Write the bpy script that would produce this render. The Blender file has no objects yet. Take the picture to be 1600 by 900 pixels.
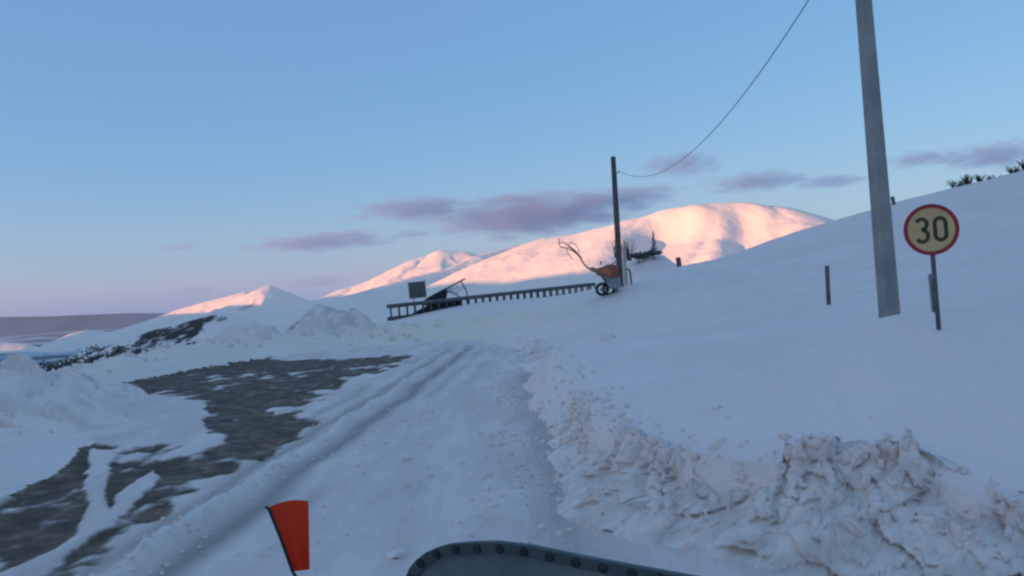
import bpy, bmesh, math, random
import numpy as np
from mathutils import Matrix, Vector
R = math.radians
random.seed(7); RNG = np.random.default_rng(7)
S = bpy.context.scene
COL = S.collection

# ------------------------------------------------------------------ camera
CAMZ = 2.5
FPX = 1386.0                      # focal length in pixels of a 1600 px wide frame (about 60 degrees)
ROLL = R(3.3)
cam = bpy.data.cameras.new('camera'); camo = bpy.data.objects.new('camera', cam); COL.objects.link(camo)
cam.sensor_width = 36; cam.lens = 36 * FPX / 1600; cam.clip_start = 0.1; cam.clip_end = 120000
rv = Vector((math.cos(ROLL), 0, -math.sin(ROLL))); uv = Vector((math.sin(ROLL), 0, math.cos(ROLL)))
M4 = Matrix.Identity(4)
for i in range(3):
    M4[i][0] = rv[i]; M4[i][1] = uv[i]; M4[i][2] = (0, -1, 0)[i]
M4[2][3] = CAMZ
camo.matrix_world = M4
S.camera = camo
S.cycles.filter_width = 2.4       # the photograph is a soft video frame

# ------------------------------------------------------------------ world, sun, exposure
SUN_EL, SUN_AZ = R(4.0), R(65)    # azimuth: left of straight behind the camera
SUNV = Vector((-math.sin(SUN_AZ) * math.cos(SUN_EL), -math.cos(SUN_AZ) * math.cos(SUN_EL), math.sin(SUN_EL)))
w = bpy.data.worlds.new('World'); S.world = w; w.use_nodes = True
nt = w.node_tree; bg = nt.nodes['Background']
sky = nt.nodes.new('ShaderNodeTexSky'); sky.sky_type = 'NISHITA'; sky.sun_disc = False
sky.sun_elevation = SUN_EL; sky.sun_rotation = math.atan2(SUNV.x, SUNV.y)
sky.altitude = 1600; sky.air_density = 1.0; sky.dust_density = 2.0; sky.ozone_density = 1.6
# one tone curve for the whole sky: the camera of the photograph flattens the bright horizon
sp = nt.nodes.new('ShaderNodeSeparateColor'); cb = nt.nodes.new('ShaderNodeCombineColor'); nt.links.new(sky.outputs[0], sp.inputs[0])
def wmath(op, a, b):
    x = nt.nodes.new('ShaderNodeMath'); x.operation = op; nt.links.new(a, x.inputs[0]); x.inputs[1].default_value = b; return x.outputs[0]
for i, (g_, k_, toe) in enumerate(((.75, .207, .172), (.55, .322, .335), (.34, .545, .58))):
    v = wmath('MULTIPLY', wmath('POWER', sp.outputs[i], g_), k_)
    v = wmath('POWER', wmath('ADD', wmath('POWER', v, 10), toe**10), 1 / 10)      # soft toe: the high sky stays as bright as the top of the frame
    nt.links.new(wmath('MULTIPLY', v, 1 / .30), cb.inputs[i])
nt.links.new(cb.outputs[0], bg.inputs[0]); bg.inputs[1].default_value = 0.15
sun = bpy.data.lights.new('sun', 'SUN'); suno = bpy.data.objects.new('sun', sun); COL.objects.link(suno)
sun.energy = 4.2; sun.angle = R(0.5); sun.color = (1.0, 0.45, 0.19)
suno.rotation_euler = (-SUNV).to_track_quat('-Z', 'Y').to_euler()
S.view_settings.view_transform = 'Standard'; S.view_settings.look = 'None'
S.view_settings.gamma = 1; S.view_settings.use_curve_mapping = False
S.view_settings.exposure = 1.0
S.cycles.max_bounces = 6; S.cycles.diffuse_bounces = 3; S.cycles.volume_bounces = 1
S.cycles.transparent_max_bounces = 12

# ------------------------------------------------------------------ helpers
def at(px, py, Y):
    v = rv * ((px - 800) / FPX * Y) + uv * ((450 - py) / FPX * Y)
    return Vector((v.x, Y + v.y, v.z + CAMZ))
def on_plane(px, py, p0, n):      # pixel ray meets plane
    d = rv * ((px - 800) / FPX) + uv * ((450 - py) / FPX) + Vector((0, 1, 0))
    c = Vector((0, 0, CAMZ)); t = (p0 - c).dot(n) / d.dot(n)
    return c + d * t
def flat(px, py, z=0.0): return on_plane(px, py, Vector((0, 0, z)), Vector((0, 0, 1)))
def smooth(a, b, x):
    t = np.clip((x - a) / (b - a), 0, 1); return t * t * (3 - 2 * t)

def _hash(ix, iy, iz, seed):
    h = (ix * 374761393 + iy * 668265263 + iz * 2147483647 + seed * 1274126177) & 0xFFFFFFFF
    h = ((h ^ (h >> 13)) * 1274126177) & 0xFFFFFFFF
    h = ((h ^ (h >> 16)) * 2246822519) & 0xFFFFFFFF
    return ((h ^ (h >> 15)) & 0xFFFFFF) / float(0xFFFFFF)
def vnoise(x, y, z=None, seed=0):
    x = np.asarray(x, float); y = np.asarray(y, float); z = np.zeros_like(x) if z is None else np.asarray(z, float)
    ix = np.floor(x).astype(np.int64); iy = np.floor(y).astype(np.int64); iz = np.floor(z).astype(np.int64)
    fx, fy, fz = x - ix, y - iy, z - iz
    fx, fy, fz = [f * f * f * (f * (f * 6 - 15) + 10) for f in (fx, fy, fz)]
    def c(a, b, d): return _hash(ix + a, iy + b, iz + d, seed)
    def lerp(a, b, t): return a + (b - a) * t
    x00 = lerp(c(0,0,0), c(1,0,0), fx); x10 = lerp(c(0,1,0), c(1,1,0), fx)
    x01 = lerp(c(0,0,1), c(1,0,1), fx); x11 = lerp(c(0,1,1), c(1,1,1), fx)
    return lerp(lerp(x00, x10, fy), lerp(x01, x11, fy), fz) * 2 - 1
def fbm(x, y, z=None, oct=4, seed=0, gain=0.5, ridged=False):
    s = 0; a = 1; tot = 0
    z = np.zeros_like(np.asarray(x, float)) if z is None else z
    for o in range(oct):
        n = vnoise(x * 2**o + 17.3 * o, y * 2**o - 9.1 * o, z * 2**o + 3.7 * o, seed + o)
        if ridged: n = 1 - 2 * np.abs(n)
        s = s + a * n; tot += a; a *= gain
    return s / tot
def cells(x, y, z, seed=0):       # distance to the nearest scattered point, and that cell's random value
    ix = np.floor(x).astype(np.int64); iy = np.floor(y).astype(np.int64); iz = np.floor(z).astype(np.int64)
    best = np.full(x.shape, 9.0); val = np.zeros(x.shape)
    for a in (-1, 0, 1):
        for b in (-1, 0, 1):
            for c in (-1, 0, 1):
                jx, jy, jz = ix + a, iy + b, iz + c
                d = (jx + _hash(jx, jy, jz, seed) - x)**2 + (jy + _hash(jx, jy, jz, seed + 1) - y)**2 + (jz + _hash(jx, jy, jz, seed + 2) - z)**2
                m = d < best; best = np.where(m, d, best); val = np.where(m, _hash(jx, jy, jz, seed + 3), val)
    return np.sqrt(best), val
def tps(pts):
    P = np.array([(p[0], p[1]) for p in pts]); Z = np.array([p[2] for p in pts]); n = len(P)
    def U(r2): return np.where(r2 > 1e-9, r2 * np.log(r2 + 1e-12), 0)
    K = U(((P[:, None] - P[None])**2).sum(-1)) + np.eye(n) * 2.0
    A = np.zeros((n + 3, n + 3)); A[:n, :n] = K; A[:n, n] = 1; A[:n, n+1:] = P; A[n:, :n] = A[:n, n:].T
    wts = np.linalg.solve(A, np.concatenate([Z, np.zeros(3)]))
    def f(x, y):
        r = wts[n] + wts[n+1] * x + wts[n+2] * y
        for i in range(n): r = r + wts[i] * U((x - P[i, 0])**2 + (y - P[i, 1])**2)
        return r
    return f
def poly_sd(poly, x, y):          # signed distance, negative inside
    P = np.array([(p[0], p[1]) for p in poly]); n = len(P)
    d = np.full(x.shape, 1e9); ins = np.zeros(x.shape, bool)
    for i in range(n):
        a, b = P[i], P[(i + 1) % n]
        e = b - a; t = np.clip(((x - a[0]) * e[0] + (y - a[1]) * e[1]) / max(e @ e, 1e-9), 0, 1)
        d = np.minimum(d, (x - a[0] - t * e[0])**2 + (y - a[1] - t * e[1])**2)
        c = ((a[1] > y) != (b[1] > y)) & (x < (b[0] - a[0]) * (y - a[1]) / (b[1] - a[1] if b[1] != a[1] else 1e-9) + a[0])
        ins ^= c
    return np.sqrt(d) * np.where(ins, -1, 1)

def tag(o, label=None, cat=None, group=None, kind=None):
    for k, v in (('label', label), ('category', cat), ('group', group), ('kind', kind)):
        if v: o[k] = v
    return o
def link(name, me, mat=None, parent=None):
    o = bpy.data.objects.new(name, me); COL.objects.link(o)
    if mat: me.materials.append(mat)
    if parent: o.parent = parent
    return o
def empty(name, loc, rot=(0, 0, 0)):
    o = bpy.data.objects.new(name, None); COL.objects.link(o); o.location = loc; o.rotation_euler = rot
    o.empty_display_size = 0.2
    return o
def np_mesh(name, V, F, smoothed=True, attrs=None):
    V = np.asarray(V, np.float32); F = np.asarray(F, np.int32); k = F.shape[1]
    me = bpy.data.meshes.new(name)
    me.vertices.add(len(V)); me.vertices.foreach_set('co', V.ravel())
    me.loops.add(F.size); me.loops.foreach_set('vertex_index', F.ravel())
    me.polygons.add(len(F)); me.polygons.foreach_set('loop_start', np.arange(len(F), dtype=np.int32) * k)
    me.update(calc_edges=True)
    if smoothed: me.polygons.foreach_set('use_smooth', np.ones(len(F), bool))
    for an, av in (attrs or {}).items():
        me.attributes.new(an, 'FLOAT', 'POINT').data.foreach_set('value', np.asarray(av, np.float32))
    me.validate(); me.update()
    return me
def grid_faces(nr, nc):
    i = np.arange(nr * nc).reshape(nr, nc)
    return np.stack([i[:-1, :-1].ravel(), i[:-1, 1:].ravel(), i[1:, 1:].ravel(), i[1:, :-1].ravel()], 1)
def sub_mesh(name, V, F, mask, attrs):
    F = F[mask]; used = np.unique(F); re = np.full(len(V), -1); re[used] = np.arange(len(used))
    return np_mesh(name, V[used], re[F], True, {k: a[used] for k, a in attrs.items()})

class MB:                          # collects shapes, becomes ONE mesh object
    def __init__(s): s.bm = bmesh.new()
    def box(s, c, size, rot=None, bevel=0.0):
        b = bmesh.new(); bmesh.ops.create_cube(b, size=1)
        bmesh.ops.scale(b, vec=size, verts=b.verts)
        if bevel: bmesh.ops.bevel(b, geom=b.edges[:], offset=bevel, segments=2, affect='EDGES')
        if rot is not None: bmesh.ops.transform(b, matrix=rot, verts=b.verts)
        bmesh.ops.translate(b, vec=c, verts=b.verts); return s.add(b)
    def add(s, b):
        me = bpy.data.meshes.new('t'); b.to_mesh(me); b.free(); s.bm.from_mesh(me); bpy.data.meshes.remove(me); return s
    def tube(s, pts, rad, sides=8, cap=True):
        pts = [Vector(p) for p in pts]; n = len(pts)
        rad = rad if isinstance(rad, (list, tuple)) else [rad] * n
        rings = []; prev = None
        for i, p in enumerate(pts):
            t = (pts[min(i + 1, n - 1)] - pts[max(i - 1, 0)]).normalized()
            a = prev if prev is not None else (Vector((0, 0, 1)) if abs(t.z) < .9 else Vector((1, 0, 0)))
            a = (a - t * a.dot(t)).normalized(); prev = a; b = t.cross(a)
            rings.append([s.bm.verts.new(p + (a * math.cos(q) + b * math.sin(q)) * rad[i]) for q in [2 * math.pi * k / sides for k in range(sides)]])
        for i in range(n - 1):
            for k in range(sides):
                s.bm.faces.new((rings[i][k], rings[i][(k+1) % sides], rings[i+1][(k+1) % sides], rings[i+1][k]))
        if cap:
            s.bm.faces.new(rings[0][::-1]); s.bm.faces.new(rings[-1])
        return s
    def prism(s, outline, depth_vec):
        a = [s.bm.verts.new(p) for p in outline]; b = [s.bm.verts.new(Vector(p) + Vector(depth_vec)) for p in outline]
        s.bm.faces.new(a); s.bm.faces.new(b[::-1]); n = len(a)
        for i in range(n): s.bm.faces.new((a[i], b[i], b[(i+1) % n], a[(i+1) % n]))
        return s
    def build(s, name, mat, parent=None, smoothed=False):
        bmesh.ops.recalc_face_normals(s.bm, faces=s.bm.faces)
        me = bpy.data.meshes.new(name); s.bm.to_mesh(me); s.bm.free()
        if smoothed:
            me.polygons.foreach_set('use_smooth', np.ones(len(me.polygons), bool))
            me.set_sharp_from_angle(angle=R(40))
        return link(name, me, mat, parent)

# ------------------------------------------------------------------ materials
class NT:
    def __init__(s, name):
        s.m = bpy.data.materials.new(name); s.m.use_nodes = True; s.t = s.m.node_tree
        s.b = s.t.nodes['Principled BSDF']
    def n(s, ty, **kw):
        x = s.t.nodes.new(ty)
        for k, v in kw.items(): setattr(x, k, v)
        return x
    def l(s, a, b): s.t.links.new(a, b)
    def noise(s, scale, detail=4, rough=.55, vec=None, stretch=None):
        tc = s.n('ShaderNodeTexCoord'); out = tc.outputs['Object']
        if stretch:
            mp = s.n('ShaderNodeMapping'); mp.inputs['Scale'].default_value = stretch; s.l(out, mp.inputs[0]); out = mp.outputs[0]
        x = s.n('ShaderNodeTexNoise'); x.inputs['Scale'].default_value = scale; x.inputs['Detail'].default_value = detail; x.inputs['Roughness'].default_value = rough
        s.l(out, x.inputs['Vector']); return x.outputs['Fac']
    def attr(s, name): x = s.n('ShaderNodeAttribute'); x.attribute_name = name; return x.outputs['Fac']
    def math(s, op, a, b=None, clamp=False):
        x = s.n('ShaderNodeMath', operation=op, use_clamp=clamp)
        for i, v in enumerate((a, b)):
            if v is None: continue
            if isinstance(v, (int, float)): x.inputs[i].default_value = v
            else: s.l(v, x.inputs[i])
        return x.outputs[0]
    def ramp(s, f, stops):
        x = s.n('ShaderNodeValToRGB'); e = x.color_ramp.elements
        while len(e) < len(stops): e.new(0.5)
        for i, (p, c) in enumerate(stops): e[i].position = p; e[i].color = (*c, 1)
        s.l(f, x.inputs[0]); return x.outputs[0]
    def step(s, f, a, b):
        x = s.n('ShaderNodeMapRange', interpolation_type='SMOOTHSTEP'); x.inputs['From Min'].default_value = a; x.inputs['From Max'].default_value = b
        s.l(f, x.inputs['Value']); return x.outputs[0]
    def mix(s, f, a, b):
        x = s.n('ShaderNodeMix', data_type='RGBA')
        if isinstance(f, (int, float)): x.inputs[0].default_value = f
        else: s.l(f, x.inputs[0])
        for i, v in ((6, a), (7, b)):
            if isinstance(v, tuple): x.inputs[i].default_value = (*v, 1)
            else: s.l(v, x.inputs[i])
        return x.outputs[2]
    def color(s, v):
        if isinstance(v, tuple): s.b.inputs['Base Color'].default_value = (*v, 1)
        else: s.l(v, s.b.inputs['Base Color'])
    def bump(s, h, strength=.3, dist=.05):
        x = s.n('ShaderNodeBump'); x.inputs['Strength'].default_value = strength; x.inputs['Distance'].default_value = dist
        s.l(h, x.inputs['Height']); s.l(x.outputs[0], s.b.inputs['Normal'])
    def rough(s, r, spec=.3): s.b.inputs['Roughness'].default_value = r; s.b.inputs['Specular IOR Level'].default_value = spec

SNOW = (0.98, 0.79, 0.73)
def m_plain(name, c1, c2, scale=8, rough=.6, metal=0.0, spec=.3, bump=0.0):
    m = NT(name); m.color(m.mix(m.step(m.noise(scale), .35, .65), c1, c2)); m.rough(rough, spec)
    m.b.inputs['Metallic'].default_value = metal
    if bump: m.bump(m.noise(scale * 6), bump, .01)
    return m.m
def m_snow_field():
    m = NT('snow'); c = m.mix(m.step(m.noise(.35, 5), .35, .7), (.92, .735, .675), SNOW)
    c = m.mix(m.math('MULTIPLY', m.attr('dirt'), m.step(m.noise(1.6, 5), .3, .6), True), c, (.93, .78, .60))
    m.color(c); m.rough(.75, .2)
    m.bump(m.math('ADD', m.math('MULTIPLY', m.noise(1.1, 6, .55, stretch=(1, .35, 1)), 1.0), m.math('ADD', m.math('MULTIPLY', m.noise(4.5, 5, .6, stretch=(1, .5, 1)), .25), m.math('MULTIPLY', m.noise(24, 3), .05))), .8, .2)
    return m.m
def m_bank():
    m = NT('ploughed_snow')
    f = m.step(m.noise(2.2, 6, .6, stretch=(1, 1, .6)), .40, .62)
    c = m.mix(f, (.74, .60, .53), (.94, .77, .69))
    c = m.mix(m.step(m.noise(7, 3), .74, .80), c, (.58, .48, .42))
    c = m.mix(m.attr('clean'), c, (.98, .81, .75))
    m.color(c); m.rough(.75, .2)
    m.bump(m.math('ADD', m.noise(14, 5, .6), m.math('MULTIPLY', m.noise(50, 3), .2)), .6, .05)
    return m.m
def m_cleared():
    m = NT('packed_snow_and_gravel')
    c = m.mix(m.step(m.noise(.8, 6, .6, stretch=(1.8, .30, 1)), .35, .66), (.82, .65, .585), (.98, .785, .72))
    wr = m.math('MULTIPLY', m.attr('wear'), m.step(m.noise(1.3, 6, .62, stretch=(2.4, .28, 1)), .12, .52), True)
    c = m.mix(wr, c, (.44, .365, .325))
    c = m.mix(m.math('MULTIPLY', m.attr('clean'), m.step(m.noise(2.5, 5), .3, .5), True), c, (.98, .83, .76))
    f = m.step(m.math('ADD', m.attr('gravel'), m.math('MULTIPLY', m.math('SUBTRACT', m.noise(2.4, 7, .66, stretch=(1.1, .8, 1)), .5), 1.9)), .20, .85)
    dark = m.ramp(m.noise(1.7, 8, .72), [(.36, (.075, .050, .034)), (.52, (.150, .100, .068)), (.61, (.26, .18, .125)), (.72, (.52, .39, .30))])
    c = m.mix(f, c, dark)
    m.color(c); m.rough(.7, .25)
    h = m.math('ADD', m.noise(2.4, 6, .62, stretch=(2, .4, 1)), m.math('MULTIPLY', m.noise(30, 3), .08))
    h = m.math('SUBTRACT', m.math('ADD', h, m.math('MULTIPLY', m.noise(16, 5, .7), .25)), m.math('MULTIPLY', f, .8))
    m.bump(h, .75, .14)
    return m.m
def m_mountain():
    m = NT('mountain_snow')
    n = m.math('ADD', m.noise(.004, 6, .6), m.math('MULTIPLY', m.attr('rock'), .22))
    m.color(m.mix(m.step(n, .70, .82), (.97, .82, .72), (.40, .34, .31))); m.rough(.8, .1)
    m.bump(m.noise(.03, 5, .6), .35, 12)
    return m.m

# ------------------------------------------------------------------ far terrain
MS = m_mountain()
def tent_range(name, crests, x0, x1, y0, y1, nx, ny, base, namp, nscale, seed, extra=None):
    """Heightfield under crest lines. crest: (points3d, slope_front/right, slope_back/left, rounding)"""
    xs = np.linspace(x0, x1, nx); ys = np.linspace(y0, y1, ny); X, Y = np.meshgrid(xs, ys)
    Z = np.full(X.shape, float(base)); D = np.full(X.shape, 1e9)
    for pts, sr, sl, rnd in crests:
        for a, b in zip(pts[:-1], pts[1:]):
            ex, ey = b[0] - a[0], b[1] - a[1]; L2 = ex * ex + ey * ey
            t = np.clip(((X - a[0]) * ex + (Y - a[1]) * ey) / L2, 0, 1)
            dx, dy = X - a[0] - t * ex, Y - a[1] - t * ey; d = np.sqrt(dx * dx + dy * dy)
            side = (ex * dy - ey * dx) < 0           # right-hand side of the crest direction
            sl_ = np.where(side, sr, sl)
            h = a[2] + t * (b[2] - a[2]) - sl_ * (np.sqrt(d * d + rnd * rnd) - rnd)
            m = h > Z; Z = np.where(m, h, Z); D = np.where(m, d, D)
    k = smooth(0, 250, D) * smooth(base, base + 60, Z)
    Z = Z + k * namp * (fbm(X / nscale, Y / nscale, oct=5, seed=seed, ridged=True) - .2)
    Z = Z + .05 * namp * fbm(X / 40, Y / 40, oct=4, seed=seed + 9)
    if extra: Z = extra(X, Y, Z)
    V = np.stack([X, Y, Z], -1).reshape(-1, 3)
    rock = np.clip(.4 + .4 * fbm(X / 120, Y / 120, oct=4, seed=seed + 3), 0, 1).ravel()
    o = link(name, np_mesh(name, V, grid_faces(ny, nx), True, {'rock': rock}), MS)
    o['kind'] = 'structure'; return o
def crest(pix): return [tuple(at(*p)) for p in pix]

# big lit mountain on the right
A = crest([(560, 500, 2850), (640, 470, 2800), (735, 438, 2720), (768, 421, 2690), (800, 404, 2660), (830, 383, 2630), (860, 371, 2600), (900, 366, 2570), (945, 355, 2530), (1000, 340, 2490), (1050, 326, 2470),
           (1090, 319, 2480), (1150, 316, 2480), (1200, 322, 2470), (1240, 338, 2440), (1280, 357, 2400), (1400, 395, 2350), (1700, 430, 2300)])
gul = [(at(1058, 330, 2440), at(968, 425, 2020), 75, 150, 72), (at(1165, 324, 2430), at(1162, 415, 2060), 50, 80, 50), (at(1125, 330, 2430), at(1065, 420, 2040), 32, 50, 15), (at(915, 372, 2540), at(890, 440, 2240), 40, 60, 6), (at(1222, 335, 2420), at(1215, 400, 2100), 30, 50, 10)]
def gullies(X, Y, Z):
    for a, b, wl, wr_, dp in gul:
        ex, ey = b.x - a.x, b.y - a.y; t = ((X - a.x) * ex + (Y - a.y) * ey) / (ex * ex + ey * ey)
        L = math.hypot(ex, ey); s = ((X - a.x) * ey - (Y - a.y) * ex) / L
        s = s + 14 * fbm(X / 90, Y / 90, oct=3, seed=31)
        prof = np.where(s < 0, np.exp(-(s / wr_)**2), np.exp(-(s / wl)**2))
        Z = Z - dp * prof * smooth(-.02, .25, t) * (1 - smooth(.85, 1.2, t))
    return Z
tent_range('mountain', [(A, .42, .5, 60)], -800, 1700, 1500, 3100, 420, 300, -160, 11, 300, 5, gullies)
# shaded spur running towards us from the far summit, and the lit ridge behind it
C = crest([(150, 545, 1500), (300, 512, 1700), (400, 493, 1900), (480, 478, 2200), (560, 458, 2500), (640, 434, 2800), (700, 420, 3000), (745, 400, 3200), (800, 385, 3450), (835, 377, 3600), (900, 380, 3700)])
tent_range('mountain_spur', [(C, .30, .5, 30)], -1500, 900, 1200, 3900, 300, 300, -240, 14, 300, 12)
B = crest([(380, 495, 4300), (440, 482, 4350), (490, 469, 4400), (545, 449, 4450), (600, 431, 4500), (650, 405, 4550), (690, 391, 4600), (722, 393, 4600), (745, 397, 4580), (800, 392, 4600), (900, 400, 4600)])
tent_range('mountain_ridge', [(B, .45, .5, 40)], -1900, 700, 3800, 5100, 300, 170, -240, 26, 380, 21)
E = crest([(-300, 545, 5300), (-100, 536, 5300), (0, 534, 5300), (40, 537, 5300), (75, 548, 5250), (110, 522, 5300), (140, 515, 5300), (172, 519, 5280), (240, 498, 5300), (280, 483, 5250), (330, 469, 5250), (384, 456, 5250), (397, 464, 5200), (419, 446, 5100), (441, 457, 5150), (467, 467, 5200), (520, 476, 5300)])
tent_range('mountain_peaks', [(E, .45, .5, 15)], -4400, -600, 4300, 6000, 400, 180, -330, 40, 300, 33)

# unseen ridge behind-left of the camera, added and shaped to shade the near slope
aV = Vector((math.sin(SUN_AZ), math.cos(SUN_AZ), 0)); bV = Vector((-math.cos(SUN_AZ), math.sin(SUN_AZ), 0))
def shade_ridge():
    nq, nu = 160, 60
    q = np.linspace(-4200, 7600, nq); u = np.linspace(-1, 1, nu); Q, U = np.meshgrid(q, u, indexing='ij')
    H = np.interp(Q, [-4200, -2800, 0, 2300, 4300, 5000, 5550, 5820, 5990, 7600], [150, 240, 215, 193, 185, 150, 105, 80, -170, -195])
    D = 1500 + U * 900
    prof = 1 - np.abs(U)**1.3
    Z = -200 + (H + 200) * prof + 26 * fbm(Q / 300, D / 300, oct=4, seed=3) * prof
    X = -aV.x * D + bV.x * Q; Y = -aV.y * D + bV.y * Q
    o = link('shading_ridge', np_mesh('shading_ridge', np.stack([X, Y, Z], -1).reshape(-1, 3), grid_faces(nq, nu), True, {'rock': np.zeros(nq * nu)}), MS)
    o['kind'] = 'structure'
shade_ridge()
# valley floor out to the horizon
def valley():
    r = np.concatenate([[0], np.geomspace(60, 13500, 90)]); a = np.linspace(0, 2 * math.pi, 97)
    Rr, Aa = np.meshgrid(r, a); X = Rr * np.cos(Aa); Y = Rr * np.sin(Aa)
    Z = -215 + 30 * fbm(X / 900, Y / 900, oct=4, seed=8) * smooth(50, 1500, Rr) + np.where(Rr < 1, 0, 0)
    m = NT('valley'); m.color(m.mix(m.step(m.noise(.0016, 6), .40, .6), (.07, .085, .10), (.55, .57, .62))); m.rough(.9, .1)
    o = link('valley_floor', np_mesh('valley_floor', np.stack([X, Y, Z], -1).reshape(-1, 3), grid_faces(97, 91)), m.m)
    o['kind'] = 'structure'
valley()
# low dark hills on the left horizon
Hh = crest([(-700, 512, 11000), (-300, 502, 11000), (-60, 496, 11000), (80, 494, 11000), (200, 489, 11000), (260, 489, 11000), (420, 482, 11000), (700, 470, 11000)])
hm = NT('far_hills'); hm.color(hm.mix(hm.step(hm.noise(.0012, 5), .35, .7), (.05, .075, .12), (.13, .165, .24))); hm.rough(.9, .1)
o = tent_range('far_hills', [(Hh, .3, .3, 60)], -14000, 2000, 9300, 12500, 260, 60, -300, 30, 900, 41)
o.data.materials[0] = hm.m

# ------------------------------------------------------------------ near ground: cleared road and lay-by, snow field round it
CRP = [(830, 528, 40), (858, 572, 26), (893, 622, 17), (932, 668, 12.4), (1000, 690, 9.8), (1080, 716, 9.15), (1122, 738, 8.9), (1165, 732, 8.65), (1195, 703, 8.5), (1290, 690, 8.25),
       (1384, 672, 8.05), (1480, 735, 7.75), (1500, 775, 7.65), (1545, 748, 7.5), (1610, 800, 7.25), (1750, 835, 6.8), (1950, 900, 6.2)]
crest3 = [at(*p) for p in CRP]
crest_path = [(p.x, p.y) for p in crest3]
CLEAR = [(-0.6, 45.5), (0.5, 43.0)] + crest_path + [(9, 4.5), (9, -14), (-8, -14), (-8.2, 6), (-9.4, 14.5), (-11.0, 18), (-14.0, 24), (-15.2, 29), (-14.6, 35), (-12.5, 40), (-8, 44.2), (-4, 45.8)]
def W(*p): v = at(*p); return (v.x, v.y, v.z)
FIELD = [W(1467, 516, 10), W(1391, 508, 12), W(1293, 477, 22), W(1280, 357, 60), W(1400, 318, 60), W(1500, 293, 60), W(1600, 268, 60), W(1750, 235, 60), W(1150, 400, 58), W(1062, 418, 55), W(970, 453, 45),
         W(1100, 460, 36), W(950, 532, 24), W(1150, 625, 10.5), W(1010, 585, 16), W(1250, 560, 13), W(1550, 610, 8.8), W(1600, 480, 14), W(1600, 380, 30), W(1500, 420, 25), W(1300, 420, 40), W(1200, 440, 40),
         W(1050, 640, 11.5), W(900, 560, 30), W(880, 505, 40), W(1000, 480, 40), W(1300, 640, 9.2), W(1420, 640, 8.7), W(1620, 760, 7.7), (9, 5.5, 1.0), (12, 2, 1.6), (16, 8, 3.0), (26, 20, 5.2), (12, -12, 1.6),
         W(850, 474, 50), W(930, 458, 58), W(700, 488, 50), W(610, 503, 51), W(500, 524, 47), W(760, 500, 47), W(420, 536, 45), W(800, 468, 56),
         (-3, 66, .2), (-12, 64, -.8), (-3, 90, -5), (10, 80, 1.0), (25, 80, 5.5), (45, 62, 9.5), (45, 88, 8), (-20, 60, -4), (-22, 90, -12),
         W(330, 547, 44), W(240, 556, 38), W(100, 588, 32), W(0, 618, 27), (-13.0, 20, .55), (-11.5, 15.5, .5), (-10.5, 8, .5), (-10, -10, .6),
         (-20, 38, -1.8), (-20, 30, -1.8), (-19, 22, -1.6), (-17, 14, -1), (-16, 0, -.6), (-30, 30, -8), (-30, 50, -9), (-30, 5, -7), (-44, 30, -17), (-44, 70, -17), (-44, -10, -15), (26, 0, 5), (44, 30, 9.5), (44, -10, 9)]
field = tps(FIELD)
def seg(*parts): return np.unique(np.concatenate([np.arange(a, b, s) for a, b, s in parts]).round(4))
gx = seg((-46, -18, .5), (-18, -8, .14), (-8, 6.5, .055), (6.5, 14, .14), (14, 46.1, .5))
gy = seg((-14, 3, .6), (3, 6, .2), (6, 15, .055), (15, 26, .09), (26, 50, .16), (50, 66, .25), (66, 90.1, .7))
GX, GY = np.meshgrid(gx, gy)
SD = poly_sd(CLEAR, GX, GY)
DRIFTS = [(p.x, p.y, r_, h_) for p, r_, h_ in ((at(1391, 508, 12), .38, .09), (at(1378, 530, 11.3), .5, .07), (at(1345, 538, 11.2), .45, .05), (at(1467, 517, 10), .2, .05), (at(1295, 477, 22), .3, .07), (at(970, 453, 45), .7, .15))]
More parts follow.
